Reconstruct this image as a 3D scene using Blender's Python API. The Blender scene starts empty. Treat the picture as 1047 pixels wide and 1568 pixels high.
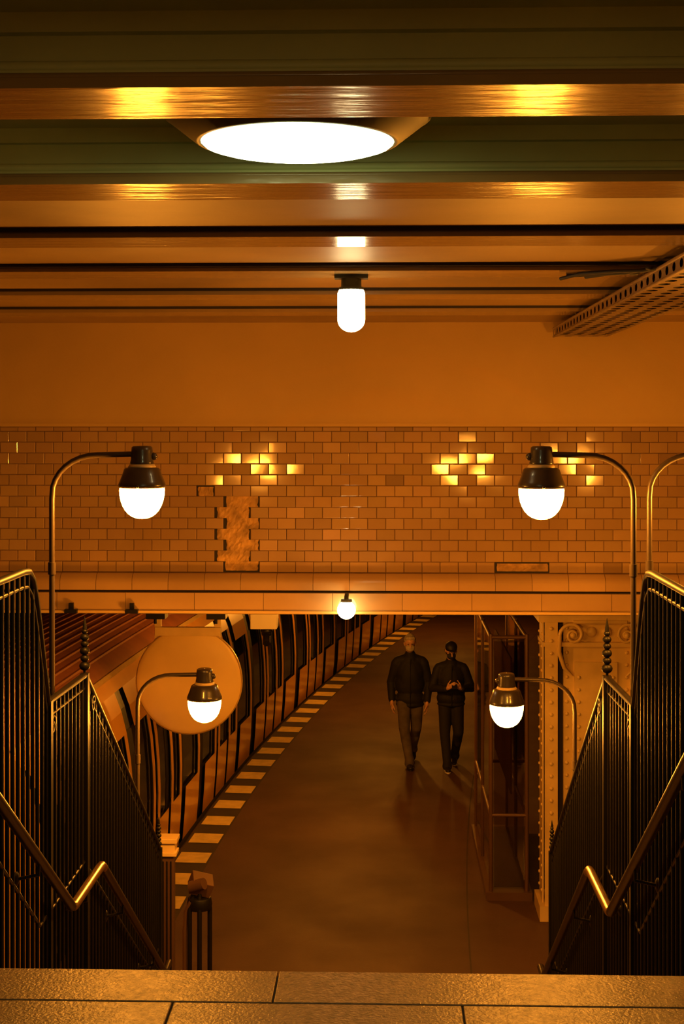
import bpy, math, random
from mathutils import Vector, Matrix, Euler
random.seed(7)
ZC = 4.64          # eye height above the platform floor; geometry below is written relative to the eye
ZF = -4.64         # platform floor
ZL = -1.74         # upper landing
HC = 0.70          # underside of ceiling beams
YW = 10.32         # tiled wall above the opening
SX = -0.22         # stair centre line

# ------------------------------------------------------------------ materials
def mat(name, col, rough=0.5, metal=0.0, var=0.0, vscale=4.0, bump=0.0, bscale=30.0, coat=0.0, spec=0.5,
        emit=None, estr=0.0, trans=0.0, attr=False, col2=None, rvar=0.0, stretch=(1,1,1)):
    m = bpy.data.materials.new(name); m.use_nodes = True
    nt = m.node_tree; b = nt.nodes['Principled BSDF']
    b.inputs['Base Color'].default_value = (*col, 1)
    b.inputs['Roughness'].default_value = rough
    b.inputs['Metallic'].default_value = metal
    b.inputs['Specular IOR Level'].default_value = spec
    b.inputs['Coat Weight'].default_value = coat
    b.inputs['Coat Roughness'].default_value = 0.07
    b.inputs['Transmission Weight'].default_value = trans
    if emit:
        b.inputs['Emission Color'].default_value = (*emit, 1)
        b.inputs['Emission Strength'].default_value = estr
    tc = nt.nodes.new('ShaderNodeTexCoord')
    mp = nt.nodes.new('ShaderNodeMapping'); mp.inputs['Scale'].default_value = stretch
    nt.links.new(tc.outputs['Object'], mp.inputs['Vector'])
    src = None
    if attr:
        a = nt.nodes.new('ShaderNodeAttribute'); a.attribute_name = 'tint'
        mx = nt.nodes.new('ShaderNodeMix'); mx.data_type = 'RGBA'; mx.blend_type = 'MULTIPLY'
        mx.inputs[0].default_value = 1.0
        mx.inputs[6].default_value = (*col, 1)
        nt.links.new(a.outputs['Color'], mx.inputs[7]); src = mx.outputs[2]
    if var > 0:
        n = nt.nodes.new('ShaderNodeTexNoise'); n.inputs['Scale'].default_value = vscale
        n.inputs['Detail'].default_value = 6
        nt.links.new(mp.outputs['Vector'], n.inputs['Vector'])
        r = nt.nodes.new('ShaderNodeMapRange'); r.inputs[1].default_value = .3; r.inputs[2].default_value = .7
        nt.links.new(n.outputs['Fac'], r.inputs[0])
        m2 = nt.nodes.new('ShaderNodeMix'); m2.data_type = 'RGBA'
        c2 = col2 if col2 else tuple(c*(1-var) for c in col)
        m2.inputs[7].default_value = (*c2, 1)
        if src: nt.links.new(src, m2.inputs[6])
        else: m2.inputs[6].default_value = (*col, 1)
        if attr:
            k = nt.nodes.new('ShaderNodeMath'); k.operation = 'MULTIPLY'; k.inputs[1].default_value = var
            nt.links.new(r.outputs[0], k.inputs[0]); nt.links.new(k.outputs[0], m2.inputs[0])
        else: nt.links.new(r.outputs[0], m2.inputs[0])
        src = m2.outputs[2]
        if rvar > 0:
            rr = nt.nodes.new('ShaderNodeMapRange')
            rr.inputs[3].default_value = rough; rr.inputs[4].default_value = rough + rvar
            nt.links.new(r.outputs[0], rr.inputs[0]); nt.links.new(rr.outputs[0], b.inputs['Roughness'])
    if src: nt.links.new(src, b.inputs['Base Color'])
    if bump > 0:
        n = nt.nodes.new('ShaderNodeTexNoise'); n.inputs['Scale'].default_value = bscale
        n.inputs['Detail'].default_value = 4
        nt.links.new(mp.outputs['Vector'], n.inputs['Vector'])
        bp = nt.nodes.new('ShaderNodeBump'); bp.inputs['Strength'].default_value = bump
        bp.inputs['Distance'].default_value = .01
        nt.links.new(n.outputs['Fac'], bp.inputs['Height']); nt.links.new(bp.outputs['Normal'], b.inputs['Normal'])
    return m

WARM = (1.0, 0.34, 0.028)
M = {}
M['beam'] = mat('beam_gloss_paint', (.40,.26,.10), .20, var=.35, vscale=2.5, bump=.55, bscale=7, coat=.3, stretch=(.45,4,1))
M['deck'] = mat('ceiling_paint_dome_tint', (.76,.78,.32), .5, var=.3, vscale=1.5, bump=.1, bscale=8)  # green tint of the dome light is put into this paint colour
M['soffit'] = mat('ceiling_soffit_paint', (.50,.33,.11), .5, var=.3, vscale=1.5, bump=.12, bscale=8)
M['plaster'] = mat('header_plaster', (.60,.39,.11), .6, var=.15, vscale=1.2, bump=.06, bscale=60)
M['tile'] = mat('glazed_tile', (.47,.30,.13), .09, var=.5, vscale=1.1, coat=.3, attr=True, col2=(.25,.14,.06), bump=.04, bscale=12)
M['grout'] = mat('tile_grout', (.14,.07,.03), .9, var=.4, vscale=9)
M['render'] = mat('damaged_render', (.72,.42,.12), .7, var=.55, vscale=14, bump=.9, bscale=26)
M['dark'] = mat('dark_gap_and_shade', (.02,.012,.006), .7, var=.2)  # dark colour for gaps and for shade painted at patch and column
M['stone'] = mat('granite_landing', (.27,.155,.06), .30, var=.6, vscale=45, bump=.3, bscale=90, rvar=.12)
M['stone_j'] = mat('granite_joint', (.04,.024,.012), .8, var=.2)
M['asphalt'] = mat('platform_asphalt', (.100,.050,.032), .58, var=.3, vscale=1.2, bump=.12, bscale=60, rvar=.12)
M['stripe'] = mat('stripe_paint', (.85,.66,.22), .6, var=.25, vscale=8)
M['edge'] = mat('platform_edge_stone', (.05,.035,.022), .7, var=.3)
M['iron'] = mat('dark_iron_paint', (.008,.007,.006), .46, spec=.28, var=.3, vscale=6)
M['brass'] = mat('handrail_metal', (.42,.25,.10), .28, metal=.85, var=.3, vscale=10)
M['railtube'] = mat('handrail_dark', (.016,.010,.007), .36, spec=.3, metal=.0, var=.3, vscale=10)
M['enamel'] = mat('lamp_enamel', (.05,.038,.025), .3, var=.2, coat=.3)
M['pole'] = mat('lamp_pole_paint', (.07,.05,.03), .35, metal=.2, var=.2)
M['globe'] = mat('lamp_globe_glass', (1,.9,.7), .3, emit=WARM, estr=260)
M['bulb'] = mat('bulb_glass', (1,.95,.85), .3, emit=(1,.76,.36), estr=18)
M['dome'] = mat('dome_lens_glass', (1,1,.9), .3, emit=(.92,1.0,.50), estr=16)
M['housing'] = mat('dome_housing', (.05,.05,.03), .45, var=.2)
M['steel'] = mat('galvanised_tray', (.36,.27,.16), .45, metal=.4, var=.3, vscale=12)
M['cable'] = mat('black_cable', (.012,.009,.007), .6, var=.2)
M['yellow'] = mat('train_yellow', (.85,.42,.025), .28, var=.15, vscale=2, coat=.4)
M['glassd'] = mat('train_window', (.006,.006,.008), .06, var=.2, spec=.35)
M['rubber'] = mat('train_door_seal', (.010,.008,.006), .5, var=.2)
M['roof'] = mat('train_roof', (.40,.14,.06), .65, var=.3, vscale=3)
M['cream'] = mat('column_cream_paint', (.80,.58,.22), .35, var=.2, vscale=5, bump=.1)
M['mirror'] = mat('mirror_back', (.85,.60,.20), .4, var=.12, vscale=3)
M['white'] = mat('white_box', (.8,.7,.5), .4, var=.1)
M['glass'] = mat('case_glass', (.55,.42,.34), .03, var=.1, trans=1.0)
M['caseframe'] = mat('case_frame', (.15,.08,.04), .4, metal=.3, var=.2)
M['track'] = mat('track_ballast', (.03,.02,.014), .9, var=.5, vscale=20, bump=.8, bscale=20)
M['railsteel'] = mat('rail_steel', (.4,.3,.2), .3, metal=.9, var=.2)
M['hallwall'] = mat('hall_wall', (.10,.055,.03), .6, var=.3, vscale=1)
M['hallceil'] = mat('hall_ceiling', (.36,.24,.10), .6, var=.2)
M['jacket'] = mat('black_jacket', (.010,.009,.010), .75, var=.4, vscale=12, bump=.4, bscale=14)
M['jeans'] = mat('washed_jeans', (.14,.11,.085), .85, var=.5, vscale=9, bump=.3, bscale=20)
M['trouser'] = mat('black_trousers', (.016,.014,.015), .8, var=.3, vscale=9, bump=.3, bscale=20)
M['skin'] = mat('skin', (.66,.37,.24), .5, var=.12, vscale=20)
M['hair'] = mat('light_grey_hair', (.60,.52,.42), .7, var=.4, vscale=60)
M['hairb'] = mat('black_hair', (.012,.010,.009), .6, var=.4, vscale=60)
M['maskw'] = mat('face_mask_light', (.55,.48,.40), .7, var=.1)
M['maskb'] = mat('face_mask_dark', (.02,.02,.022), .7, var=.1)
M['shoe'] = mat('shoe_leather', (.02,.016,.014), .5, var=.2)
M['sole'] = mat('shoe_sole_white', (.75,.68,.6), .5, var=.1)
M['phone'] = mat('phone_glass', (.02,.02,.025), .1, var=.1)
M['eye'] = mat('eye', (.03,.02,.015), .2, var=.1)
M['blue'] = mat('window_reflection_glow', (.05,.2,.3), .3, var=.1, emit=(.05,.45,.7), estr=.5)  # glowing colour that stands in for a blue window reflection

# ------------------------------------------------------------------ mesh builder
class MB:
    def __init__(s): s.v=[]; s.f=[]; s.m=[]; s.sm=[]; s.t=[]; s.names=[]
    def mi(s,n):
        if n not in s.names: s.names.append(n)
        return s.names.index(n)
    def add(s,vs,fs,m,smooth=False,tint=(1,1,1)):
        o=len(s.v); s.v+= [tuple(v) for v in vs]; i=s.mi(m)
        for f in fs:
            s.f.append([o+k for k in f]); s.m.append(i); s.sm.append(smooth); s.t.append(tint)
    def box(s,x0,x1,y0,y1,z0,z1,m,**k):
        vs=[(x0,y0,z0),(x1,y0,z0),(x1,y1,z0),(x0,y1,z0),(x0,y0,z1),(x1,y0,z1),(x1,y1,z1),(x0,y1,z1)]
        s.add(vs,[(0,3,2,1),(4,5,6,7),(0,1,5,4),(1,2,6,5),(2,3,7,6),(3,0,4,7)],m,**k)
    def obox(s,c,size,rot,m):
        R=rot.to_matrix() if isinstance(rot,Euler) else rot
        vs=[]
        for dz in(-.5,.5):
            for dx,dy in((-.5,-.5),(.5,-.5),(.5,.5),(-.5,.5)):
                vs.append(Vector(c)+R@Vector((dx*size[0],dy*size[1],dz*size[2])))
        s.add(vs,[(0,3,2,1),(4,5,6,7),(0,1,5,4),(1,2,6,5),(2,3,7,6),(3,0,4,7)],m)
    def tube(s,path,r,m,n=8,caps=True,flat=1.0):
        P=[Vector(p) for p in path]; R=r if isinstance(r,(list,tuple)) else [r]*len(P)
        T=[]
        for i in range(len(P)):
            a=P[max(i-1,0)]; b=P[min(i+1,len(P)-1)]; T.append((b-a).normalized())
        up=Vector((0,0,1)) if abs(T[0].z)<.9 else Vector((1,0,0))
        u=T[0].cross(up).normalized(); vs=[]
        for i,p in enumerate(P):
            u=(u-T[i]*u.dot(T[i])).normalized(); w=T[i].cross(u)
            for k in range(n):
                a=2*math.pi*k/n; vs.append(p+(u*math.cos(a)+w*math.sin(a)*flat)*R[i])
        fs=[]
        for i in range(len(P)-1):
            for k in range(n):
                fs.append((i*n+k,i*n+(k+1)%n,(i+1)*n+(k+1)%n,(i+1)*n+k))
        s.add(vs,fs,m,smooth=n>5)
        if caps:
            s.add(vs[:n],[tuple(range(n))[::-1]],m); s.add(vs[-n:],[tuple(range(n))],m)
    def lathe(s,prof,c,m,n=24,mx=None):
        vs=[];c=Vector(c)
        for r,z in prof:
            for k in range(n):
                a=2*math.pi*k/n; p=Vector((r*math.cos(a),r*math.sin(a),z))
                if mx: p=mx@p
                vs.append(c+p)
        fs=[]
        for i in range(len(prof)-1):
            for k in range(n):
                fs.append((i*n+k,i*n+(k+1)%n,(i+1)*n+(k+1)%n,(i+1)*n+k))
        s.add(vs,fs,m,smooth=True)
    def ell(s,c,r,m,n=16,h=10,rot=None):
        if not isinstance(r,(tuple,list)): r=(r,r,r)
        vs=[];c=Vector(c)
        for i in range(h+1):
            t=math.pi*i/h
            for k in range(n):
                a=2*math.pi*k/n
                rr=max(math.sin(t),.002)
                p=Vector((r[0]*rr*math.cos(a),r[1]*rr*math.sin(a),r[2]*math.cos(t)))
                if rot: p=rot@p
                vs.append(c+p)
        fs=[]
        for i in range(h):
            for k in range(n):
                fs.append((i*n+k,(i+1)*n+k,(i+1)*n+(k+1)%n,i*n+(k+1)%n))
        fs.append(tuple(range(n))); fs.append(tuple(h*n+k for k in range(n))[::-1])
        s.add(vs,fs,m,smooth=True)
    def cap(s,a,b,ra,rb,m,n=12):   # tapered capsule for organic parts
        s.tube([a,b],[ra,rb],m,n=n); s.ell(a,ra,m,n,8); s.ell(b,rb,m,n,8)
    def obj(s,name,parent=None,rel=False,bevel=0,loc=None):
        me=bpy.data.meshes.new(name)
        dz=0 if rel else ZC
        me.from_pydata([(x,y,z+dz) for x,y,z in s.v],[],s.f)
        for n in s.names: me.materials.append(M[n])
        me.polygons.foreach_set('material_index',s.m); me.polygons.foreach_set('use_smooth',s.sm)
        at=me.color_attributes.new('tint','FLOAT_COLOR','CORNER')
        data=[]
        for f,t in zip(s.f,s.t): data+= list((*t,1))*len(f)
        at.data.foreach_set('color',data)
        me.update()
        o=bpy.data.objects.new(name,me); bpy.context.collection.objects.link(o)
        if parent: o.parent=parent
        if bevel:
            b=o.modifiers.new('bevel','BEVEL'); b.width=bevel; b.segments=2; b.limit_method='ANGLE'
        return o

def lerp(a,b,t): return a+(b-a)*t

# ------------------------------------------------------------------ CEILING
c=MB()
XL,XR=-5.5,5.0
CT=.878            # recessed deck between the near beams
c.box(XL,XR,-4,4.23,CT,1.05,'deck')
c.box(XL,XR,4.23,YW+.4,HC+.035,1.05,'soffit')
backs=[3.24-1.19*k for k in range(5,0,-1)]+[3.24+1.18*k for k in range(0,6)]
for yb in backs:
    yf=yb-.30; ym=(yf+yb)/2
    c.box(XL,XR,yf,yb,HC,HC+.022,'beam')
    c.tube([(XL,yf+.008,HC+.026),(XR,yf+.008,HC+.026)],.008,'soffit' if yb>5 else 'beam',n=8)
    if yb>5:
        c.box(XL,XR,yf-.026,yf-.010,HC+.020,HC+.0355,'dark')
        continue
    c.box(XL,XR,yf+.023,yb-.023,HC+.022,HC+.043,'deck')
    c.box(XL,XR,ym-.055,ym+.055,HC+.043,CT,'deck')
    c.box(XL,XR,ym-.085,ym+.085,.835,CT,'deck')
    c.tube([(XL,ym-.093,HC+.058),(XR,ym-.093,HC+.058)],.013,'deck',n=8)
c.obj('ceiling')

# ------------------------------------------------------------------ FAR WALL (header, tiles, ledge, lintel)
w=MB()
w.box(XL,XR,YW-.08,YW+.4,-.016,CT,'plaster')
w.box(XL,XR,YW-.09,YW-.08,-.016,.010,'plaster')
w.box(XL,XR,YW,YW+.4,-1.355,-.0165,'grout')
TW,TH=.1310,.0788
Z0=-1.074
rng=random.Random(3)
LO=(-1.13,-1.20,-1.13,-1.22,-1.13,-1.26,-1.20,-1.34); HI=(-.875,-.93,-.870,-.935,-.875,-.93,-.880,-1.18)
holes={}
def damaged(x,z):
    r=int((z-Z0)/TH)
    if r<8 and LO[r]<x<HI[r]: return True
    if .70<x<1.14 and r==0 and rng.random()<.6: return True
    return False
row=0; z=Z0
while z<-.025:
    x=XL+(.5*TW if row%2 else 0)
    z1=min(z+TH,-.017)
    while x<XR-.05:
        x1=min(x+TW,XR)
        g=.0016
        cx,cz=(x+x1)/2,(z+z1)/2
        if damaged(cx,cz):
            holes.setdefault((row,cx>0),[]).append((x,x1,z,z1))
        else:
            ax,az=rng.gauss(0,.020),rng.gauss(0,.016)
            y0=YW-.014
            def Y(px,pz): return y0+(px-cx)*ax+(pz-cz)*az
            b=.004
            o=[(x+g,z+g),(x1-g,z+g),(x1-g,z1-g),(x+g,z1-g)]
            i=[(x+g+b,z+g+b),(x1-g-b,z+g+b),(x1-g-b,z1-g-b),(x+g+b,z1-g-b)]
            vs=[(p[0],YW,p[1]) for p in o]+[(p[0],Y(*p)+.003,p[1]) for p in o]+[(p[0],Y(*p),p[1]) for p in i]
            fs=[(8,9,10,11)]+[(k,(k+1)%4,4+(k+1)%4,4+k) for k in range(4)]+[(4+k,4+(k+1)%4,8+(k+1)%4,8+k) for k in range(4)]
            t=rng.uniform(.86,1.08)
            if rng.random()<.06: t*=rng.choice([.7,1.15,1.2])
            w.add(vs,fs,'tile',tint=(t,t*rng.uniform(.97,1.03),t*rng.uniform(.92,1.1)))
        x+=TW
    z+=TH; row+=1
for (r,right),L in holes.items():
    a=min(q[0] for q in L); b=max(q[1] for q in L); za,zb=L[0][2],L[0][3]
    w.box(a,b,YW-.002,YW,za,zb,'dark')  # dark backing paints the shadow along the broken tile edges
    N=14; gl=rng.uniform(.010,.026); gr=rng.uniform(.006,.014); vs=[]
    lo_=za if (r-1,right) in holes else za+.012
    hi_=zb if (r+1,right) in holes else zb-.010
    for j in range(5):
        for i in range(N+1):
            xx=lerp(a+gl,b-gr,i/N)+rng.uniform(-.005,.005)
            vs.append((xx,YW-.004-.007*(0<i<N)*rng.random(),lerp(lo_,hi_,j/4)+(rng.uniform(-.003,.003) if 0<j<4 else 0)))
    w.add(vs,[(j*(N+1)+i,j*(N+1)+i+1,(j+1)*(N+1)+i+1,(j+1)*(N+1)+i) for j in range(4) for i in range(N)],'render')
# curved glazed ledge course
x=XL
while x<XR:
    x1=min(x+.262,XR); prof=[]
    for k in range(9):
        a=math.pi/2*k/8
        prof.append((YW-.014-.076*math.sin(a), -1.077-.076*(1-math.cos(a))))
    prof+= [(YW-.090,-1.196),(YW-.02,-1.198)]
    vs=[];t=rng.uniform(1.0,1.2)
    for (py,pz) in prof: vs+=[(x+.0015,py,pz),(x1-.0015,py,pz)]
    w.add(vs,[(2*k,2*k+1,2*k+3,2*k+2) for k in range(len(prof)-1)],'tile',tint=(t,t,t))
    x=x1
w.box(XL,XR,YW-.04,YW,-1.24,-1.16,'dark')
x=XL+.12
while x<XR:
    x1=min(x+.5,XR); t=rng.uniform(.95,1.15)
    w.box(x+.0015,x1-.0015,YW-.08,YW,-1.343,-1.217,'tile',tint=(t,t,t)); x=x1
w.box(XL,XR,YW-.09,YW+.4,-1.364,-1.345,'plaster')
w.obj('wall_back')

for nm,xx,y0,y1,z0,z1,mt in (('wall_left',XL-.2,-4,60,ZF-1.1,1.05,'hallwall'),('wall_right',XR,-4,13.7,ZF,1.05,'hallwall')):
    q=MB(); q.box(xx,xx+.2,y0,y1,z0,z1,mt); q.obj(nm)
q=MB(); q.box(XL,XR,-4.2,-4,ZL,1.05,'plaster'); q.obj('wall_front')

# ------------------------------------------------------------------ UPPER LANDING
f=MB()
f.box(XL,XR,-4,4.515,ZL-.30,ZL-.012,'stone_j')
xs=[-5.5,-3.1,-1.72,-.34,1.30,2.7,4.1,5.0]
for a,b in zip(xs[:-1],xs[1:]): f.box(a+.003,b-.003,4.275,4.52,ZL-.05,ZL,'stone')
y=4.27; r=0
while y>-3.9:
    x=-.64-.87*6+(.43 if r%2 else 0); 
    while x<XR:
        a=max(x,XL); b=min(x+.87,XR)
        if b>a+.02: f.box(a+.003,b-.003,max(y-.86+.003,-4),y-.003,ZL-.04,ZL,'stone')
        x+=.87
    y-=.86; r+=1
f.obj('floor',bevel=.003)

# ------------------------------------------------------------------ STAIRCASE
s=MB(); sx0,sx1=SX-1.36,SX+1.36
def stair_pts():
    P=[]
    for i in range(1,10): P.append((4.52+.26*(i-1),4.52+.26*i,ZL-.1678*i))
    P[-1]=(P[-1][0],7.60,-3.25)
    for i in range(1,8): P.append((7.60+.265*(i-1),7.60+.265*i,-3.25-.17375*i))
    return P
for (y0,y1,zz) in stair_pts():
    s.box(sx0,sx1,y0,y1,ZF,zz-.04,'edge'); s.box(sx0,sx1,y0-.02,y1,zz-.04,zz,'stone')
s.obj('staircase')
def stair_z(Y):
    if Y<4.52: return ZL
    if Y<6.62: return ZL-.645*(Y-4.52)
    if Y<7.6: return -3.25
    return max(ZF,-3.25-.656*(Y-7.6))

# ------------------------------------------------------------------ RAILINGS
top=[(4.58,-.66),(6.30,-.66),(6.40,-.668),(6.47,-.71),(6.53,-.80),(6.60,-.95),(6.76,-1.335),(7.62,-1.35),(10.05,-2.98),(10.13,-3.04)]
def topz(Y):
    for (a,za),(b,zb) in zip(top[:-1],top[1:]):
        if a<=Y<=b: return lerp(za,zb,(Y-a)/(b-a))
    return top[-1][1]
def finial(mb,x,y,z,sc=1):
    mb.tube([(x,y,z-.02),(x,y,z+.27*sc)],.008,'iron',n=8)
    zz=z+.02
    for r in (.030,.024,.027,.022,.024,.017):
        mb.ell((x,y,zz+r*sc*.8),(r*sc,r*sc,r*sc*.85),'iron',12,8); zz+=r*sc*1.55
    mb.lathe([(.012*sc,zz),(.010*sc,zz+.02),(.001,zz+.07*sc)],(x,y,0),'iron',n=8)
for sgn in (-1,1):
    g=MB(); X=SX+sgn*1.40
    y=4.64
    while y<10.1:
        zb=stair_z(y)+.06
        g.tube([(X,y,zb),(X,y,topz(y)-.005)],.010,'iron',n=6,caps=False)
        y+=.088
    g.tube([(X,a,b) for a,b in top],.021,'iron',n=10,flat=.8)
    g.tube([(X,a,b-.07) for a,b in top],.009,'iron',n=6)
    g.tube([(X,yy,stair_z(yy)+.06) for yy in (4.6,6.62,7.6,9.7,10.1)],.016,'iron',n=6)
    g.tube([(X,yy,stair_z(yy)+.9) for yy in (4.6,6.62,7.6,9.7,10.1)],.010,'iron',n=6)
    for yy,h in ((4.60,0),(6.78,.12),(7.62,.28),(10.13,.2)):
        g.box(X-.022,X+.022,yy-.022,yy+.022,stair_z(yy)-.0,topz(yy)+.01,'iron')
        if h: finial(g,X,yy,topz(yy)+.005,h/.28)
    # scroll under the landing rail
    for yy in (6.78,7.72):
        pts=[]
        for k in range(22):
            a=k*.42; rr=.052*(1-k/26)
            pts.append((X-sgn*.012,yy+.05+rr*math.cos(a),topz(yy)-.12+rr*math.sin(a)))
        g.tube(pts,.008,'iron',n=6)
    # handrail on brackets
    hx=SX+sgn*1.30
    path=[(4.60,-.86),(6.80,-2.30),(6.85,-2.335),(6.90,-2.35),(7.52,-2.36),(7.58,-2.365),(7.63,-2.39),(9.70,-3.74),(9.78,-3.78),(9.95,-3.78)]
    g.tube([(hx,a,b) for a,b in path[:3]],.024,'railtube',n=12)
    g.tube([(hx,a,b) for a,b in path[2:7]],.0245,'brass',n=12)
    g.tube([(hx,a,b) for a,b in path[6:]],.024,'railtube',n=12)
    for yy in (5.2,6.2,7.2,8.2,9.3):
        for (a,za),(b,zb) in zip(path[:-1],path[1:]):
            if a<=yy<=b: zz=lerp(za,zb,(yy-a)/(b-a))
        g.tube([(hx,yy,zz-.02),(hx,yy,zz-.07),(X,yy,zz-.09)],.008,'iron',n=6)
        g.ell((X,yy,zz-.09),(.012,.035,.035),'iron',10,6)
    g.obj('stair_railing')

# ------------------------------------------------------------------ GOOSENECK LAMPS
def gooseneck(px,py,dirx,dz,base):
    g=MB(); zt=-.153+dz; L=.455; R=.20
    path=[(px,py,base),(px,py,zt-R-.02)]
    for k in range(1,9):
        a=math.pi/2*k/8
        path.append((px+dirx*R*1.15*(1-math.cos(a)),py,zt-R+R*math.sin(a)-.0))
    path.append((px+dirx*(L-.05),py,zt+.004))
    g.tube(path,.0145,'pole',n=12)
    g.lathe([(.001,base+.05),(.05,base+.045),(.05,base),(.0,base)],(px,py,0),'pole',n=16)
    g.tube([(px,py,zt-R-.40),(px,py,zt-R-.34)],.020,'pole',n=12)
    cx=px+dirx*L; z=dz
    g.lathe([(.001,-.106+z),(.044,-.108+z),(.052,-.114+z),(.054,-.13+z),(.056,-.175+z),(.060,-.190+z),(.060,-.196+z),(.055,-.198+z)],(cx,py,0),'enamel',n=32)
    g.lathe([(.055,-.198+z),(.062,-.200+z),(.070,-.212+z),(.066,-.216+z)],(cx,py,0),'cream',n=32)
    g.lathe([(.066,-.214+z),(.082,-.217+z),(.090,-.224+z),(.100,-.255+z),(.112,-.285+z),(.118,-.300+z),(.118,-.316+z),(.110,-.318+z)],(cx,py,0),'enamel',n=32)
    g.ell((cx+dirx*.058,py,-.16+z),(.02,.02,.02),'enamel',10,6)
    for a in (.5,2.6,4.7): g.ell((cx+.118*math.cos(a),py+.118*math.sin(a),-.308+z),.008,'enamel',8,6)
    prof=[(.111,-.314+z)]
    for k in range(0,9):
        a=math.pi/2*k/8; prof.append((max(.1135*math.cos(a)**.85,.001) if k<8 else .001,-.328+z-.145*math.sin(a)))
    g.lathe(prof,(cx,py,0),'globe',n=24)
    return g.obj('gooseneck_lamp')
gooseneck(-1.675,7.1,1,0,ZF)
gooseneck(1.230,7.1,-1,0,ZF)
gooseneck(-1.680,9.6,1,-1.545,ZF)
gooseneck(1.270,9.6,-1,-1.565,ZF)
gooseneck(1.345,7.3,1,0,ZF)

# ------------------------------------------------------------------ CEILING LIGHTS
def dome(x,y):
    g=MB()
    g.lathe([(.001,CT),(.235,CT),(.285,.845),(.338,.802),(.346,.793),(.335,.786),(.262,.729),(.253,.727),(.248,.729)],(x,y,0),'housing',n=48)
    prof=[]
    for k in range(7):
        a=math.pi/2*k/6; prof.append((max(.250*math.cos(a),.001),.729-.031*math.sin(a)))
    g.lathe(prof,(x,y,0),'dome',n=36)
    for a in (.6,2.5,4.2): g.ell((x+.300*math.cos(a),y+.300*math.sin(a),.757),.010,'iron',8,6)
    g.obj('dome_ceiling_light')
dome(-.227,3.67); dome(-.227,-1.2)
def bulb(x,y,zt=HC):
    g=MB()
    g.box(x-.078,x+.078,y-.04,y+.04,zt-.018,zt,'housing')
    g.lathe([(.047,zt-.016),(.048,zt-.055),(.058,zt-.058),(.058,zt-.074),(.001,zt-.074)],(x,y,0),'housing',n=24)
    prof=[(.058,zt-.070),(.064,zt-.085),(.0645,zt-.21)]
    for k in range(1,7):
        a=math.pi/2*k/6; prof.append((max(.0645*math.cos(a),.001),zt-.21-.058*math.sin(a)))
    g.lathe(prof,(x,y,0),'bulb',n=20)
    g.obj('bulb_lamp')
bulb(-.160,6.66); bulb(-.160,.7)

# small globe lamps: one on the lintel, the others unseen, added to brighten the platform
def globe_lamp(x,y,z,top,r=.085,wall=False):
    g=MB()
    if wall:
        g.tube([(x,y+.12,z+.095),(x,y,z+.095),(x,y,z+.06)],.016,'housing',n=10)
        g.lathe([(.038,z+.078),(.042,z+.058),(.023,z+.054)],(x,y,0),'housing',n=16)
    else:
        g.tube([(x,y,top),(x,y,z+r*.9)],.02,'housing',n=10)
        g.lathe([(.06,z+r+.03),(.065,z+r*.75),(.03,z+r*.7)],(x,y,0),'housing',n=16)
    g.ell((x,y,z),r,'bulb' if wall else 'globe',20,10)
    g.obj('globe_lamp')
globe_lamp(-.278,10.13,-1.322,0,r=.066,wall=True)

# ------------------------------------------------------------------ CABLE TRAY
g=MB(); x0,x1,zt,ty=1.19,1.57,.622,4.8
def perf(mb,o,du,dv,nu,nv,pu,pv,r,m):
    o=Vector(o);du=Vector(du);dv=Vector(dv)
    for i in range(nu):
        for j in range(nv):
            cc=o+du*((i+.5)*pu)+dv*((j+.5)*pv)
            vs=[]
            for k in range(8):
                a=math.pi/4*k
                sq=max(abs(math.cos(a)),abs(math.sin(a)))
                vs.append(cc+du*(math.cos(a)/sq*pu/2)+dv*(math.sin(a)/sq*pv/2))
            for k in range(8):
                a=math.pi/4*k; vs.append(cc+du*(math.cos(a)*r*1.7)+dv*(math.sin(a)*r))
            mb.add(vs,[(k,(k+1)%8,8+(k+1)%8,8+k) for k in range(8)],m)
perf(g,(x0,ty,zt),(0,1,0),(1,0,0),36,4,.148,(x1-x0)/4,.027,'steel')
perf(g,(x0,ty,zt),(0,1,0),(0,0,1),36,1,.148,.058,.020,'steel')
perf(g,(x1,ty,zt),(0,1,0),(0,0,1),36,1,.148,.058,.020,'steel')
g.box(x0+.012,x1-.012,ty,10.12,zt+.012,zt+.050,'cable')  # flat dark sheet added above the holes so they look black
for xx in (x0,x1): g.tube([(xx,ty,zt+.058),(xx,10.12,zt+.058)],.008,'steel',n=6)
g.tube([(x0,ty,zt),(x0,10.12,zt)],.007,'steel',n=6)
for yy in (5.4,6.7,7.9,9.1): 
    for xx in (x0+.02,x1-.02): g.tube([(xx,yy,zt),(xx,yy,HC-.002)],.007,'steel',n=6)
g.obj('cable_tray')
g=MB()
def wob(p,q,n,amp,seed):
    r=random.Random(seed);P=[]
    for i in range(n+1):
        t=i/n; P.append(Vector(p).lerp(Vector(q),t)+Vector((r.uniform(-amp,amp),r.uniform(-amp,amp),r.uniform(-amp,amp)*.5)))
    return P
for k in range(3):
    g.tube(wob((.92-.06*k,6.65,.688),(1.8,5.5+.08*k,.688-.004*k),9,.018,k),.009,'cable',n=6)
for (a,b,cc) in ((1.17,6.3,.688),(1.12,6.45,.685),(1.46,5.9,.69)): g.ell((a,b,cc),(.028,.028,.014),'cable',10,6)
g.obj('ceiling_cables')

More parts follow.
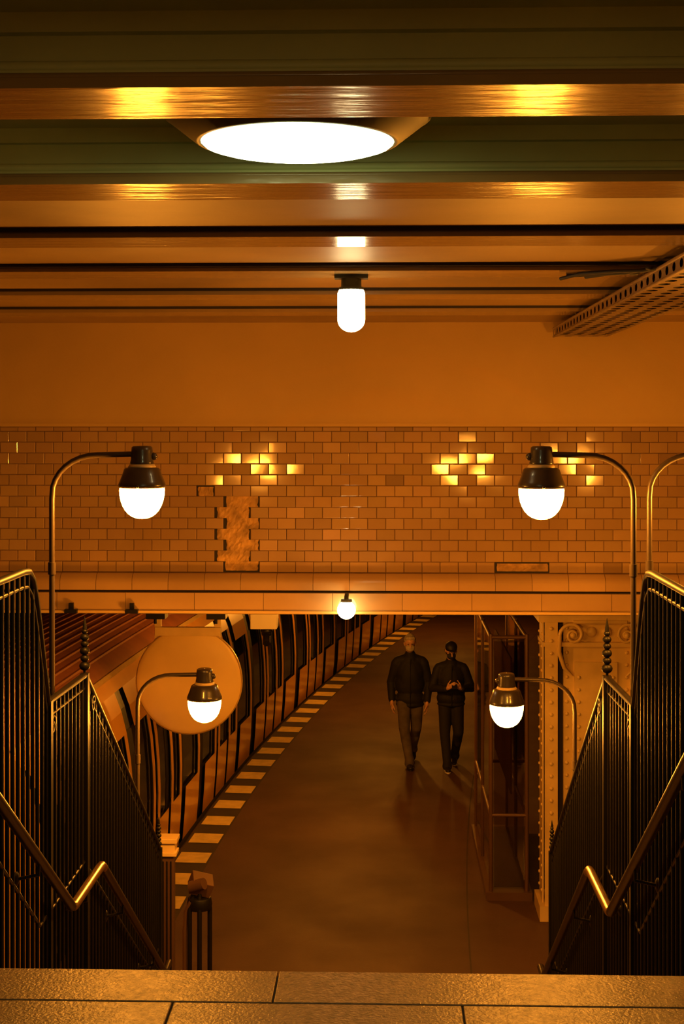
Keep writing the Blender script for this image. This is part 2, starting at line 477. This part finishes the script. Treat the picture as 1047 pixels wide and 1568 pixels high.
# ------------------------------------------------------------------ PLATFORM
def ex(Y):
    t=max(Y-14,-4.6); return -2.31+.0478*t+.0052*t*t
def dex(Y):
    t=Y-14
    return 0 if t<-4.6 else .0478+.0104*t
def off(Y,o):  # o>0 towards the track
    d=dex(Y); n=math.hypot(1,d); return (ex(Y)-o/n, Y+o*d/n)
p=MB(); ys=[i*.5 for i in range(-8,112)]
def strip(mb,prof,ys,m,smooth=False):
    vs=[];k=len(prof)
    for Y in ys:
        for o,zz in prof:
            x,y=off(Y,o); vs.append((x,y,zz))
    mb.add(vs,[(i*k+j,i*k+j+1,(i+1)*k+j+1,(i+1)*k+j) for i in range(len(ys)-1) for j in range(k-1)],m,smooth)
strip(p,[(-7.6,ZF),(-5,ZF),(-.38,ZF)],ys,'asphalt'); strip(p,[(-.38,ZF),(0,ZF),(0.03,ZF-.02),(0.03,ZF-.15),(-.05,ZF-.15),(-.05,ZF-1.05)],ys,'edge')
strip(p,[(-3.1,ZF+.002),(-3.115,ZF+.002)],ys,'edge')
Y=10.0
while Y<52:
    a=off(Y,-.025);b=off(Y,-.36);c2=off(Y+.36,-.36);d2=off(Y+.36,-.025)
    z=ZF+.004
    p.add([(a[0],a[1],z),(b[0],b[1],z),(c2[0],c2[1],z),(d2[0],d2[1],z)],[(0,1,2,3)],'stripe')
    Y+=.715
p.obj('floor_platform')
p=MB(); strip(p,[(-.05,ZF-1.05),(3.05,ZF-1.05)],ys,'track')
for o in (.62,2.05):
    strip(p,[(o-.03,ZF-1.05),(o-.03,ZF-.91),(o+.03,ZF-.91),(o+.03,ZF-1.05)],ys,'railsteel')
p.obj('track_bed')
p=MB(); ys2=[13.7+i*.6 for i in range(72)]
strip(p,[(-7.6,-1.70),(3.2,-1.70)],ys2,'hallceil')
p.box(XL,XR,10.72,13.5,-1.33,-1.28,'hallceil')          # vault behind the lintel
p.box(XL,XR,13.28,13.85,-1.775,-1.28,'hallceil')        # girder carried by the columns
for k in range(14):
    Y=15+k*2.6; a=off(Y,-7.5);b=off(Y,3.1)
    p.add([(a[0],a[1],-1.70),(b[0],b[1],-1.70),(b[0],b[1]+.2,-1.70),(a[0],a[1]+.2,-1.70),(a[0],a[1],-1.86),(b[0],b[1],-1.86),(b[0],b[1]+.2,-1.86),(a[0],a[1]+.2,-1.86)],
      [(0,1,5,4),(1,2,6,5),(2,3,7,6),(3,0,4,7),(4,5,6,7)],'hallceil')
p.obj('ceiling_platform')
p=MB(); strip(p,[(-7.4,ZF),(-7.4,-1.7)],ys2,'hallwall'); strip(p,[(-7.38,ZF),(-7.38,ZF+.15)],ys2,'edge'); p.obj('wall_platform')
for Y,o in ((16.6,-1.6),(23.5,-1.3),(31.5,-1.3)):  # unseen lamps added behind the lintel to light the platform
    x,y=off(Y,o); 
    globe_lamp(x,y,-1.99,-1.70,r=.11)
globe_lamp(-.3,12.0,-1.48,-1.33,r=.075)

# ------------------------------------------------------------------ TRAIN
t=MB()
side=[(.17,-.85),(.14,-.45),(.10,-.05),(.075,.25),(.06,.55),(.055,.85),(.065,1.15),(.09,1.45),(.13,1.70),(.18,1.90),(.25,2.08),(.34,2.20)]
roofp=[(.34,2.20),(.40,2.27),(.55,2.36),(.80,2.44),(1.1,2.48),(1.35,2.49),(1.6,2.48),(1.9,2.44),(2.15,2.36),(2.3,2.27),(2.36,2.20)]
rear=[(2.36,2.20),(2.6,1.5),(2.6,.3),(2.5,-.85)]
ds=.11; Y0T=10.4; Y=Y0T; st=[]; S=0.3
while Y<48:
    st.append((Y,S)); d=dex(Y); Y+=ds/math.hypot(1,d); S+=ds
def cell(S,z):
    u=S%3.3; car=S%16.5
    if car<.22: return 'rubber'
    if z<-.02: return 'rubber' if z<-.4 else 'edge'
    if u<.34: return 'rubber' if z<2.1 else 'yellow'
    if 1.0<=u<1.16 or 2.36<=u<2.52: return 'rubber' if z<2.05 else 'yellow'
    if 1.70<=u<1.78: return 'rubber' if z<2.05 else 'yellow'
    if (1.22<=u<1.66 or 1.86<=u<2.28) and .60<z<1.8: return 'glassd'
    if (.40<=u<.94 or 2.6<=u<3.26) and .68<z<1.78: return 'glassd'
    return 'yellow'
for (Ya,Sa),(Yb,Sb) in zip(st[:-1],st[1:]):
    for (o0,z0),(o1,z1) in zip(side[:-1],side[1:]):
        m_=cell(Sa+.001,(z0+z1)/2)
        ins=.035 if m_ in('glassd','rubber') else 0
        q=[off(Ya,o0+ins),off(Yb,o0+ins),off(Yb,o1+ins),off(Ya,o1+ins)]
        t.add([(q[0][0],q[0][1],ZF+z0),(q[1][0],q[1][1],ZF+z0),(q[2][0],q[2][1],ZF+z1),(q[3][0],q[3][1],ZF+z1)],[(0,1,2,3)],m_,smooth=False)
ys3=[a for a,b in st][::4]
strip(t,[(o+.05,ZF+z) for o,z in side],ys3,'rubber')
strip(t,[(o,ZF+z) for o,z in roofp],ys3,'roof',True)
strip(t,[(o,ZF+z) for o,z in rear],ys3,'yellow')
strip(t,[(.33,ZF+2.18),(.315,ZF+2.21),(.34,ZF+2.235),(.37,ZF+2.23)],ys3,'cream')
def roof_z(o):
    for (a,za),(b,zb) in zip(roofp[:-1],roofp[1:]):
        if a<=o<=b: return lerp(za,zb,(o-a)/(b-a))
for k in range(17):
    o=.52+.10*k; zz=roof_z(o)
    strip(t,[(o-.022,ZF+zz-.008),(o-.012,ZF+zz+.008),(o+.012,ZF+zz+.008),(o+.022,ZF+zz-.008)],ys3,'roof')
# front face of the train at its near end
pr=side+roofp[1:]+rear[1:]
t.add([(off(Y0T,o)[0],off(Y0T,o)[1],ZF+z) for o,z in pr],[tuple(range(len(pr)))],'yellow')
xf=off(Y0T,1.35)[0]; yf_=off(Y0T,1.35)[1]
t.box(xf-.85,xf+.85,yf_-.03,yf_,ZF+.95,ZF+1.95,'glassd'); t.box(xf-.03,xf+.03,yf_-.045,yf_,ZF+.1,ZF+2.1,'rubber')
for sx in(-.75,.75): t.ell((xf+sx,yf_-.02,ZF+.45),(.09,.05,.09),'white',14,8)
# blue reflection in one window, put in as a small glowing box
q=off(12.9,.06); 
t.box(q[0]-.04,q[0]+.02,12.75,12.95,ZF+1.42,ZF+1.60,'blue')
t.obj('subway_train')

# ------------------------------------------------------------------ ROUND MIRROR
g=MB(); mc=Vector((-1.86,13.42,-2.43)); R=Matrix.Rotation(math.radians(90),4,'X')
g.lathe([(.001,.035),(.2,.033),(.35,.026),(.46,.012),(.492,0),(.502,-.008),(.502,-.03),(.49,-.036),(.3,-.06),(.001,-.09)],mc,'mirror',n=64,mx=R.to_3x3())
g.lathe([(.502,.006),(.508,0),(.508,-.03),(.498,-.036)],mc,'cream',n=64,mx=R.to_3x3())
for dx in (-.30,.27):
    g.box(mc.x+dx-.03,mc.x+dx+.03,13.44,13.50,-2.25,-1.776,'cream')
    g.box(mc.x+dx-.09,mc.x+dx+.09,13.30,13.50,-1.83,-1.777,'iron')
    g.tube([(mc.x+dx,13.3,-1.83),(mc.x+dx,13.3,-1.87)],.015,'iron',n=8)
g.box(mc.x-.32,mc.x+.30,13.40,13.46,-2.0,-1.92,'cream')
g.obj('platform_mirror')
# camera under the girder
g=MB(); bx=-1.142
g.box(bx-.125,bx+.125,13.3,13.5,-1.92,-1.775,'white')
g.lathe([(.05,-1.92),(.06,-1.95),(.045,-1.97)],(bx+.02,13.4,0),'iron',n=16)
g.ell((bx+.02,13.4,-1.97),(.05,.05,.045),'iron',16,10)
g.tube([(bx+.02,13.4,-1.97),(bx+.03,13.28,-2.05)],.035,'iron',n=12)
g.obj('security_camera',bevel=.006)
g=MB()
for xx in (-2.27,-1.83):
    g.box(xx-.045,xx+.045,YW-.13,YW-.08,-1.362,-1.335,'iron'); g.box(xx-.015,xx+.015,YW-.11,YW-.08,-1.335,-1.29,'iron')
g.obj('lintel_clamp')

# ------------------------------------------------------------------ STEEL COLUMN (riveted, with scrolled capital)
def column(cx,cy,ztop=-1.777):
    g=MB()
    xa,xb=cx-.46,cx+.46
    g.box(cx-.28,cx+.34,cy-.16,cy+.16,ZF+.10,ztop,'cream')
    g.box(cx-.34,cx-.28,cy-.10,cy+.10,ZF+.1,ztop-.1,'dark')  # dark filler, a painted shadow line between flange and panel
    g.box(cx-.36,cx-.34,cy-.20,cy+.20,ZF,ztop,'cream'); g.box(cx+.34,cx+.40,cy-.20,cy+.20,ZF,ztop,'cream')
    g.box(xa,cx-.34,cy-.215,cy-.195,ZF,ztop,'cream'); g.box(cx-.475,cx-.46,cy-.12,cy+.12,ZF,ztop,'cream')
    g.box(cx-.18,cx+.22,cy-.185,cy-.16,ZF+.4,ztop-.45,'cream')
    g.box(xa-.06,xb+.06,cy-.24,cy+.24,ztop-.07,ztop,'cream')
    g.box(xa-.02,xb+.02,cy-.22,cy+.22,ztop-.30,ztop-.26,'cream')
    g.box(xa-.05,xb+.05,cy-.25,cy+.25,ZF,ZF+.14,'cream')
    zz=ZF+.2
    while zz<ztop-.1:
        for xx,yy in ((cx-.40,cy-.217),(cx-.25,cy-.162),(cx+.31,cy-.162),(cx-.14,cy-.187),(cx+.18,cy-.187)):
            if xx in(cx-.14,cx+.18) and not (ZF+.45<zz<ztop-.5): continue
            g.ell((xx,yy,zz),(.019,.016,.019),'cream',8,6)
        for yy in (cy-.10,cy+.10): g.ell((cx-.477,yy,zz+.05),(.012,.016,.016),'cream',8,6)
        zz+=.115
    for sx,ccx in ((-1,cx-.20),(1,cx+.30)):      # volutes
        pts=[];rad=[]
        for k in range(46):
            a=k*.30; rr=.125*math.exp(-k*.045)
            pts.append((ccx+sx*rr*math.cos(a),cy-.235,ztop-.19+rr*math.sin(a))); rad.append(.018*(1-k/80))
        g.tube(pts,rad,'cream',n=8)
        g.ell((ccx,cy-.235,ztop-.19),(.03,.03,.03),'cream',12,8)
        g.tube([(ccx+sx*.125,cy-.235,ztop-.19),(ccx+sx*.13,cy-.23,ztop-.35),(ccx+sx*.08,cy-.20,ztop-.50),(ccx,cy-.19,ztop-.58)],[.02,.022,.018,.008],'cream',n=8)
    g.tube([(cx-.2,cy-.235,ztop-.065),(cx+.3,cy-.235,ztop-.065)],.02,'cream',n=8)
    for dx_ in (-.02,.12):
        g.lathe([(.001,.03),(.03,.028),(.05,.012),(.055,-.01)],(cx+dx_,cy-.16,ztop-.17),'cream',n=16,mx=Matrix.Rotation(math.radians(90),3,'X'))
    return g.obj('riveted_steel_column')
column(1.95,13.57); column(3.4,21.0,-1.71); column(4.9,28.0,-1.71)

# ------------------------------------------------------------------ DISPLAY CASE
g=MB(); cx0,cx1,cy0,cy1=1.03,1.38,13.95,16.2
for xx in (cx0,cx1):
    for yy in (cy0,(cy0+cy1)/2,cy1):
        g.tube([(xx,yy,ZF),(xx,yy,-2.05)],.022,'caseframe',n=10)
    for zz in (ZF+.82,-2.08):
        g.tube([(xx,cy0,zz),(xx,cy1,zz)],.020,'caseframe',n=8)
for yy in (cy0,cy1):
    for zz in (ZF+.82,-2.08): g.tube([(cx0,yy,zz),(cx1,yy,zz)],.020,'caseframe',n=8)
g.box(cx0-.05,cx1+.05,cy0-.06,cy1+.06,ZF,ZF+.08,'caseframe')
for xx in (cx0,cx1): g.box(xx-.004,xx+.004,cy0+.03,cy1-.03,ZF+.12,-2.12,'glass')
g.box(cx0+.03,cx1-.03,cy0-.004,cy0+.004,ZF+.12,-2.12,'glass')
g.box(cx0+.20,cx0+.215,cy0+.1,cy1-.1,ZF+1.0,-2.3,'hallwall')
g.obj('display_case')

# ------------------------------------------------------------------ POST, VALIDATOR beside the stair foot
g=MB(); X,Yp=-1.68,10.95
g.lathe([(.085,ZF),(.085,ZF+.06),(.06,ZF+.12),(.055,ZF+.3)],(X,Yp,0),'caseframe',n=16)
g.box(X-.05,X+.05,Yp-.05,Yp+.05,ZF+.3,-3.32,'caseframe')
for k in (-.03,0,.03): g.box(X+k-.006,X+k+.006,Yp-.058,Yp-.05,ZF+.35,-3.36,'iron')
g.box(X-.075,X+.075,Yp-.075,Yp+.075,-3.32,-3.29,'cream'); g.box(X-.06,X+.06,Yp-.06,Yp+.06,-3.29,-3.22,'cream'); g.box(X-.08,X+.08,Yp-.08,Yp+.08,-3.22,-3.185,'cream')
g.obj('cast_iron_post',bevel=.006)
g=MB(); X,Yp=-1.455,11.1
for dx,dy in ((-.07,-.06),(.01,-.08),(.08,.0)):
    g.tube([(X+dx,Yp+dy,ZF),(X+dx,Yp+dy,-3.78),(X+dx*.6,Yp+dy*.6,-3.66)],.020,'iron',n=8)
g.lathe([(.11,ZF),(.11,ZF+.03),(.03,ZF+.05)],(X,Yp,0),'iron',n=20)
g.lathe([(.001,-3.80),(.095,-3.79),(.10,-3.75),(.09,-3.70),(.001,-3.68)],(X,Yp,0),'iron',n=20)
g.obox((X+.01,Yp,-3.60),(.17,.15,.12),Euler((.35,.30,.3)),'caseframe')
g.tube([(X-.06,Yp-.07,-3.60),(X+.05,Yp-.11,-3.56)],.045,'caseframe',n=12)
g.tube([(X-.06,Yp-.06,-3.72),(X-.10,Yp-.05,-3.80),(X-.11,Yp-.05,-3.95),(X-.11,Yp-.05,ZF)],.018,'caseframe',n=10)
g.obj('ticket_validator',bevel=.01)

# ------------------------------------------------------------------ PEOPLE
def organic(mb,name,parent,vox=.011,sm=5):
    o=mb.obj(name,parent=parent,rel=True)
    r=o.modifiers.new('remesh','REMESH'); r.mode='VOXEL'; r.voxel_size=vox; r.use_smooth_shade=True
    k=o.modifiers.new('smooth','SMOOTH'); k.factor=.5; k.iterations=sm
    return o
def hand(name,parent,wrist,d,palm_n,side,curl=.5,sc=1.0):
    """wrist point, d direction of palm, palm_n normal of the palm side, side +-1 where the thumb lies"""
    d=Vector(d).normalized(); n=Vector(palm_n); n=(n-d*n.dot(d)).normalized(); l=d.cross(n).normalized()*side
    W=Vector(wrist); m=MB()
    m.cap(W-d*.02,W+d*.03,.024*sc,.028*sc,'skin')
    for k in (-1.2,-.4,.4,1.2): m.cap(W+d*.02+l*.011*k,W+d*.088*sc+l*.017*k*sc,.017*sc,.0135*sc,'skin',8)
    for k,L in ((1.2,.070),(.4,.080),(-.4,.075),(-1.2,.058)):
        p0=W+d*.088*sc+l*.018*k*sc; dd=d; p=p0
        for j,fr in enumerate((.45,.32,.23)):
            ang=curl*(.55+.25*j); dd=(dd*math.cos(ang)+n*math.sin(ang)).normalized()
            p1=p+dd*L*fr*sc; r0=.0092-.001*j
            m.cap(p,p1,r0*sc,(r0-.001)*sc,'skin',8); p=p1
    p=W+d*.025*sc+l*.024*sc; dd=(d*.75+l*.6+n*.35).normalized()
    for L,r0 in ((.04,.014),(.03,.0105),(.024,.0095)):
        p1=p+dd*L*sc; m.cap(p,p1,r0*sc,r0*.88*sc,'skin',8); p=p1; dd=(dd*.85+d*.35+n*.15).normalized()
    return organic(m,name,parent,.0045,2)
def head(parent,H,off_,turn,tilt,hair,maskm,cap_):
    c=Vector(off_); R=(Matrix.Rotation(turn,3,'Z')@Matrix.Rotation(tilt,3,'X'))
    def P(x,y,z): return c+R@Vector((x,y,z))
    m=MB()
    m.ell(P(0,.008,.025),(.074,.092,.092),'skin',20,14,rot=R); m.ell(P(0,-.022,-.045),(.056,.062,.070),'skin',20,14,rot=R)
    m.cap(P(0,.02,-.06),c+Vector((0,.02,-.19)),.052,.060,'skin')
    m.cap(P(0,-.088,.012),P(0,-.108,-.022),.008,.014,'skin',8)
    m.ell(P(-.018,-.09,.03),(.018,.010,.007),'skin',10,6,rot=R);m.ell(P(.018,-.09,.03),(.018,.010,.007),'skin',10,6,rot=R)
    for sx in(-1,1): m.ell(P(sx*.076,.012,-.002),(.010,.020,.032),'skin',10,8,rot=R)
    organic(m,'head',parent,.006,3)
    m=MB()
    for sx in(-1,1):
        m.ell(P(sx*.030,-.084,.008),(.013,.008,.006),'eye',10,6,rot=R)
        m.ell(P(sx*.030,-.088,.028),(.019,.007,.004),hair,10,6,rot=R)
    m.ell(P(0,-.078,-.070),(.024,.010,.006),'skin',10,6,rot=R)
    m.obj('eyes_brows_mouth',parent=parent,rel=True)
    m=MB()
    m.ell(P(0,.022,.045),(.082,.094,.090),hair,20,14,rot=R); m.ell(P(0,.045,-.01),(.078,.074,.090),hair,20,14,rot=R)
    if cap_:
        m.ell(P(0,.010,.062),(.086,.102,.075),hair,20,14,rot=R); m.ell(P(0,-.085,.058),(.062,.058,.010),hair,16,8,rot=R)
    else:
        for k in range(9): m.ell(P(-.05+.0125*k,-.062+.012*abs(k-4)/2,.085+.008*(k%2)),(.020,.028,.022),hair,8,6,rot=R)
    organic(m,'hair' if not cap_ else 'cap',parent,.007,2)
    m=MB()
    m.ell(P(0,-.050,-.048),(.064,.062,.052),maskm,20,12,rot=R); m.ell(P(0,-.094,-.030),(.026,.026,.028),maskm,12,8,rot=R)
    organic(m,'face_mask',parent,.006,3)
    m=MB()
    for sx in(-1,1): m.tube([P(sx*.058,-.05,-.03),P(sx*.082,-.01,-.012),P(sx*.086,.03,.01)],.0025,maskm,n=6)
    m.obj('mask_straps',parent=parent,rel=True)
def shoe(parent,name,ank,yaw,pitch,sole):
    m=MB(); R=Matrix.Rotation(yaw,3,'Z')@Matrix.Rotation(pitch,3,'X'); a=Vector(ank)
    def P(x,y,z): return a+R@Vector((x,y,z))
    m.ell(P(0,.02,-.045),(.040,.055,.045),'shoe',14,10,rot=R); m.ell(P(0,-.07,-.055),(.043,.085,.032),'shoe',14,10,rot=R)
    m.ell(P(0,-.13,-.060),(.040,.05,.026),'shoe',14,10,rot=R); m.cap(P(0,.01,-.03),P(0,.01,.03),.043,.046,'shoe')
    o=organic(m,name,parent,.008,3)
    m=MB()
    vs=[];N=20
    for zz in(-.092,-.072):
        for k in range(N):
            t_=2*math.pi*k/N; vs.append(P(.044*math.cos(t_)*(1+.12*(math.sin(t_)<0)),-.055+.128*math.sin(t_),zz))
    m.add(vs,[tuple(range(N))[::-1],tuple(range(N,2*N))]+[(k,(k+1)%N,N+(k+1)%N,N+k) for k in range(N)],sole)
    m.obj(name+'_sole',parent=parent,rel=True)

def person(name,loc,s,J,legm,hair,maskm,cap_,sole,hem,hturn,htilt):
    e=bpy.data.objects.new(name,None); bpy.context.collection.objects.link(e)
    e.location=loc; e.scale=(s,s,s); e.empty_display_size=.3
    # trousers
    m=MB()
    m.ell((0,.01,.94),(.175,.125,.13),legm,20,12)
    for sd in('R','L'):
        h,k,a=J['hip'+sd],J['knee'+sd],J['ank'+sd]
        m.cap(h,k,.102,.076,legm,16); m.cap(k,a,.074,.058,legm,16)
        kk=Vector(k);aa=Vector(a); m.ell(kk.lerp(aa,.3)+Vector((0,.015,0)),(.070,.074,.13),legm,14,10)
        m.cap(aa+Vector((0,0,.03)),aa+Vector((0,.005,-.03)),.062,.070,legm,14)
    organic(m,'trousers',e,.011,4)
    # jacket : torso + both sleeves in one surface
    m=MB()
    m.ell((0,.0,1.27),(.195,.130,.22),'jacket',22,14); m.ell((0,.0,1.10),(.200,.138,.22),'jacket',22,14)
    m.ell((0,.0,hem+.12),(.205,.145,.13),'jacket',22,12); m.ell((0,.0,hem+.04),(.200,.142,.05),'jacket',22,10)
    m.cap((-.10,.01,1.415),(.10,.01,1.415),.078,.078,'jacket',14)
    m.cap((0,.015,1.42),(0,.018,1.505),.115,.072,'jacket',16)
    m.ell((0,-.085,1.20),(.13,.06,.22),'jacket',18,12)
    for sd,sg in(('R',-1),('L',1)):
        a,b,c_=J['sh'+sd],J['el'+sd],J['wr'+sd]
        m.cap((sg*.06,.012,1.455),(sg*.165,.01,1.405),.055,.070,'jacket',14)
        m.cap(a,b,.074,.060,'jacket',16)
        A,B=Vector(b),Vector(c_); m.cap(A,B.lerp(A,.06),.060,.048,'jacket',16)
        m.ell(A,(.064,.064,.064),'jacket',12,8)
    organic(m,'jacket',e,.011,5)
    m=MB(); m.tube([(0,-.135,1.46),(0,-.150,1.3),(0,-.152,1.1),(0,-.150,hem+.03)],.005,'rubber',n=6); m.obj('jacket_zip',parent=e,rel=True)
    head(e,0,J['head'],hturn,htilt,hair,maskm,cap_)
    for sd,sg in(('R',-1),('L',1)):
        shoe(e,'shoe_'+sd.lower(),J['ank'+sd],J['yaw'+sd],J['pit'+sd],sole)
    return e
# man 1: arms hanging, mid stride (image left = his right)
J=dict(hipR=(-.085,.0,.92),kneeR=(-.080,-.17,.52),ankR=(-.010,-.24,.095),yawR=.08,pitR=0.0,
       hipL=(.085,.0,.92),kneeL=(.085,.00,.50),ankL=(.045,.30,.17),yawL=-.1,pitL=.55,
       shR=(-.185,.01,1.375),elR=(-.258,.06,1.11),wrR=(-.250,-.07,.885),
       shL=(.185,.01,1.375),elL=(.258,.03,1.11),wrL=(.232,-.10,.875),head=(0,-.01,1.645))
man=person('man_walking',(.335,19.45,0.0),1.0,J,'jeans','hair','maskw',False,'shoe',.78,.05,0.08)
hand('hand_r',man,(-.247,-.088,.863),(.05,-.15,-1),(1,0,-.1),1,.45)
hand('hand_l',man,(.229,-.118,.853),(-.05,-.15,-1),(-1,0,-.1),-1,.45)
# man 2: looking at a phone held in front
J=dict(hipR=(-.08,.0,.92),kneeR=(-.09,-.10,.51),ankR=(-.06,-.18,.095),yawR=.05,pitR=0.0,
       hipL=(.08,.0,.92),kneeL=(.10,-.05,.51),ankL=(.065,.24,.15),yawL=-.15,pitL=.45,
       shR=(-.18,.01,1.375),elR=(-.262,-.04,1.13),wrR=(-.07,-.25,1.15),
       shL=(.18,.01,1.375),elL=(.285,.02,1.12),wrL=(.13,-.24,1.15),head=(.0,-.025,1.64))
man2=person('man_walking',(.885,19.25,0.0),.965,J,'trouser','hairb','maskb',True,'sole',.86,.1,.35)
hand('hand_r',man2,(-.062,-.262,1.158),(.45,-.55,.45),(.75,.25,.35),1,.6)
hand('hand_l',man2,(.122,-.252,1.158),(-.45,-.55,.45),(-.75,.25,.35),-1,.6)
m=MB(); m.obox((.032,-.325,1.225),(.075,.150,.010),Euler((.75,0,.0)),'phone'); m.obj('phone',parent=man2,rel=True,bevel=.003)

# ------------------------------------------------------------------ WORLD + CAMERA
wd=bpy.data.worlds.new('World'); bpy.context.scene.world=wd; wd.use_nodes=True
wd.node_tree.nodes['Background'].inputs[0].default_value=(1,.45,.12,1); wd.node_tree.nodes['Background'].inputs[1].default_value=.004
cam=bpy.data.cameras.new('camera'); co=bpy.data.objects.new('camera',cam); bpy.context.collection.objects.link(co)
co.location=(0,0,ZC); co.rotation_euler=(math.radians(90),0,math.radians(1.75))
cam.sensor_fit='AUTO'; cam.sensor_width=36; cam.lens=50; cam.shift_y=-(784-650)/1568
cam.clip_start=.05
bpy.context.scene.camera=co
sc=bpy.context.scene
sc.view_settings.view_transform='Standard'
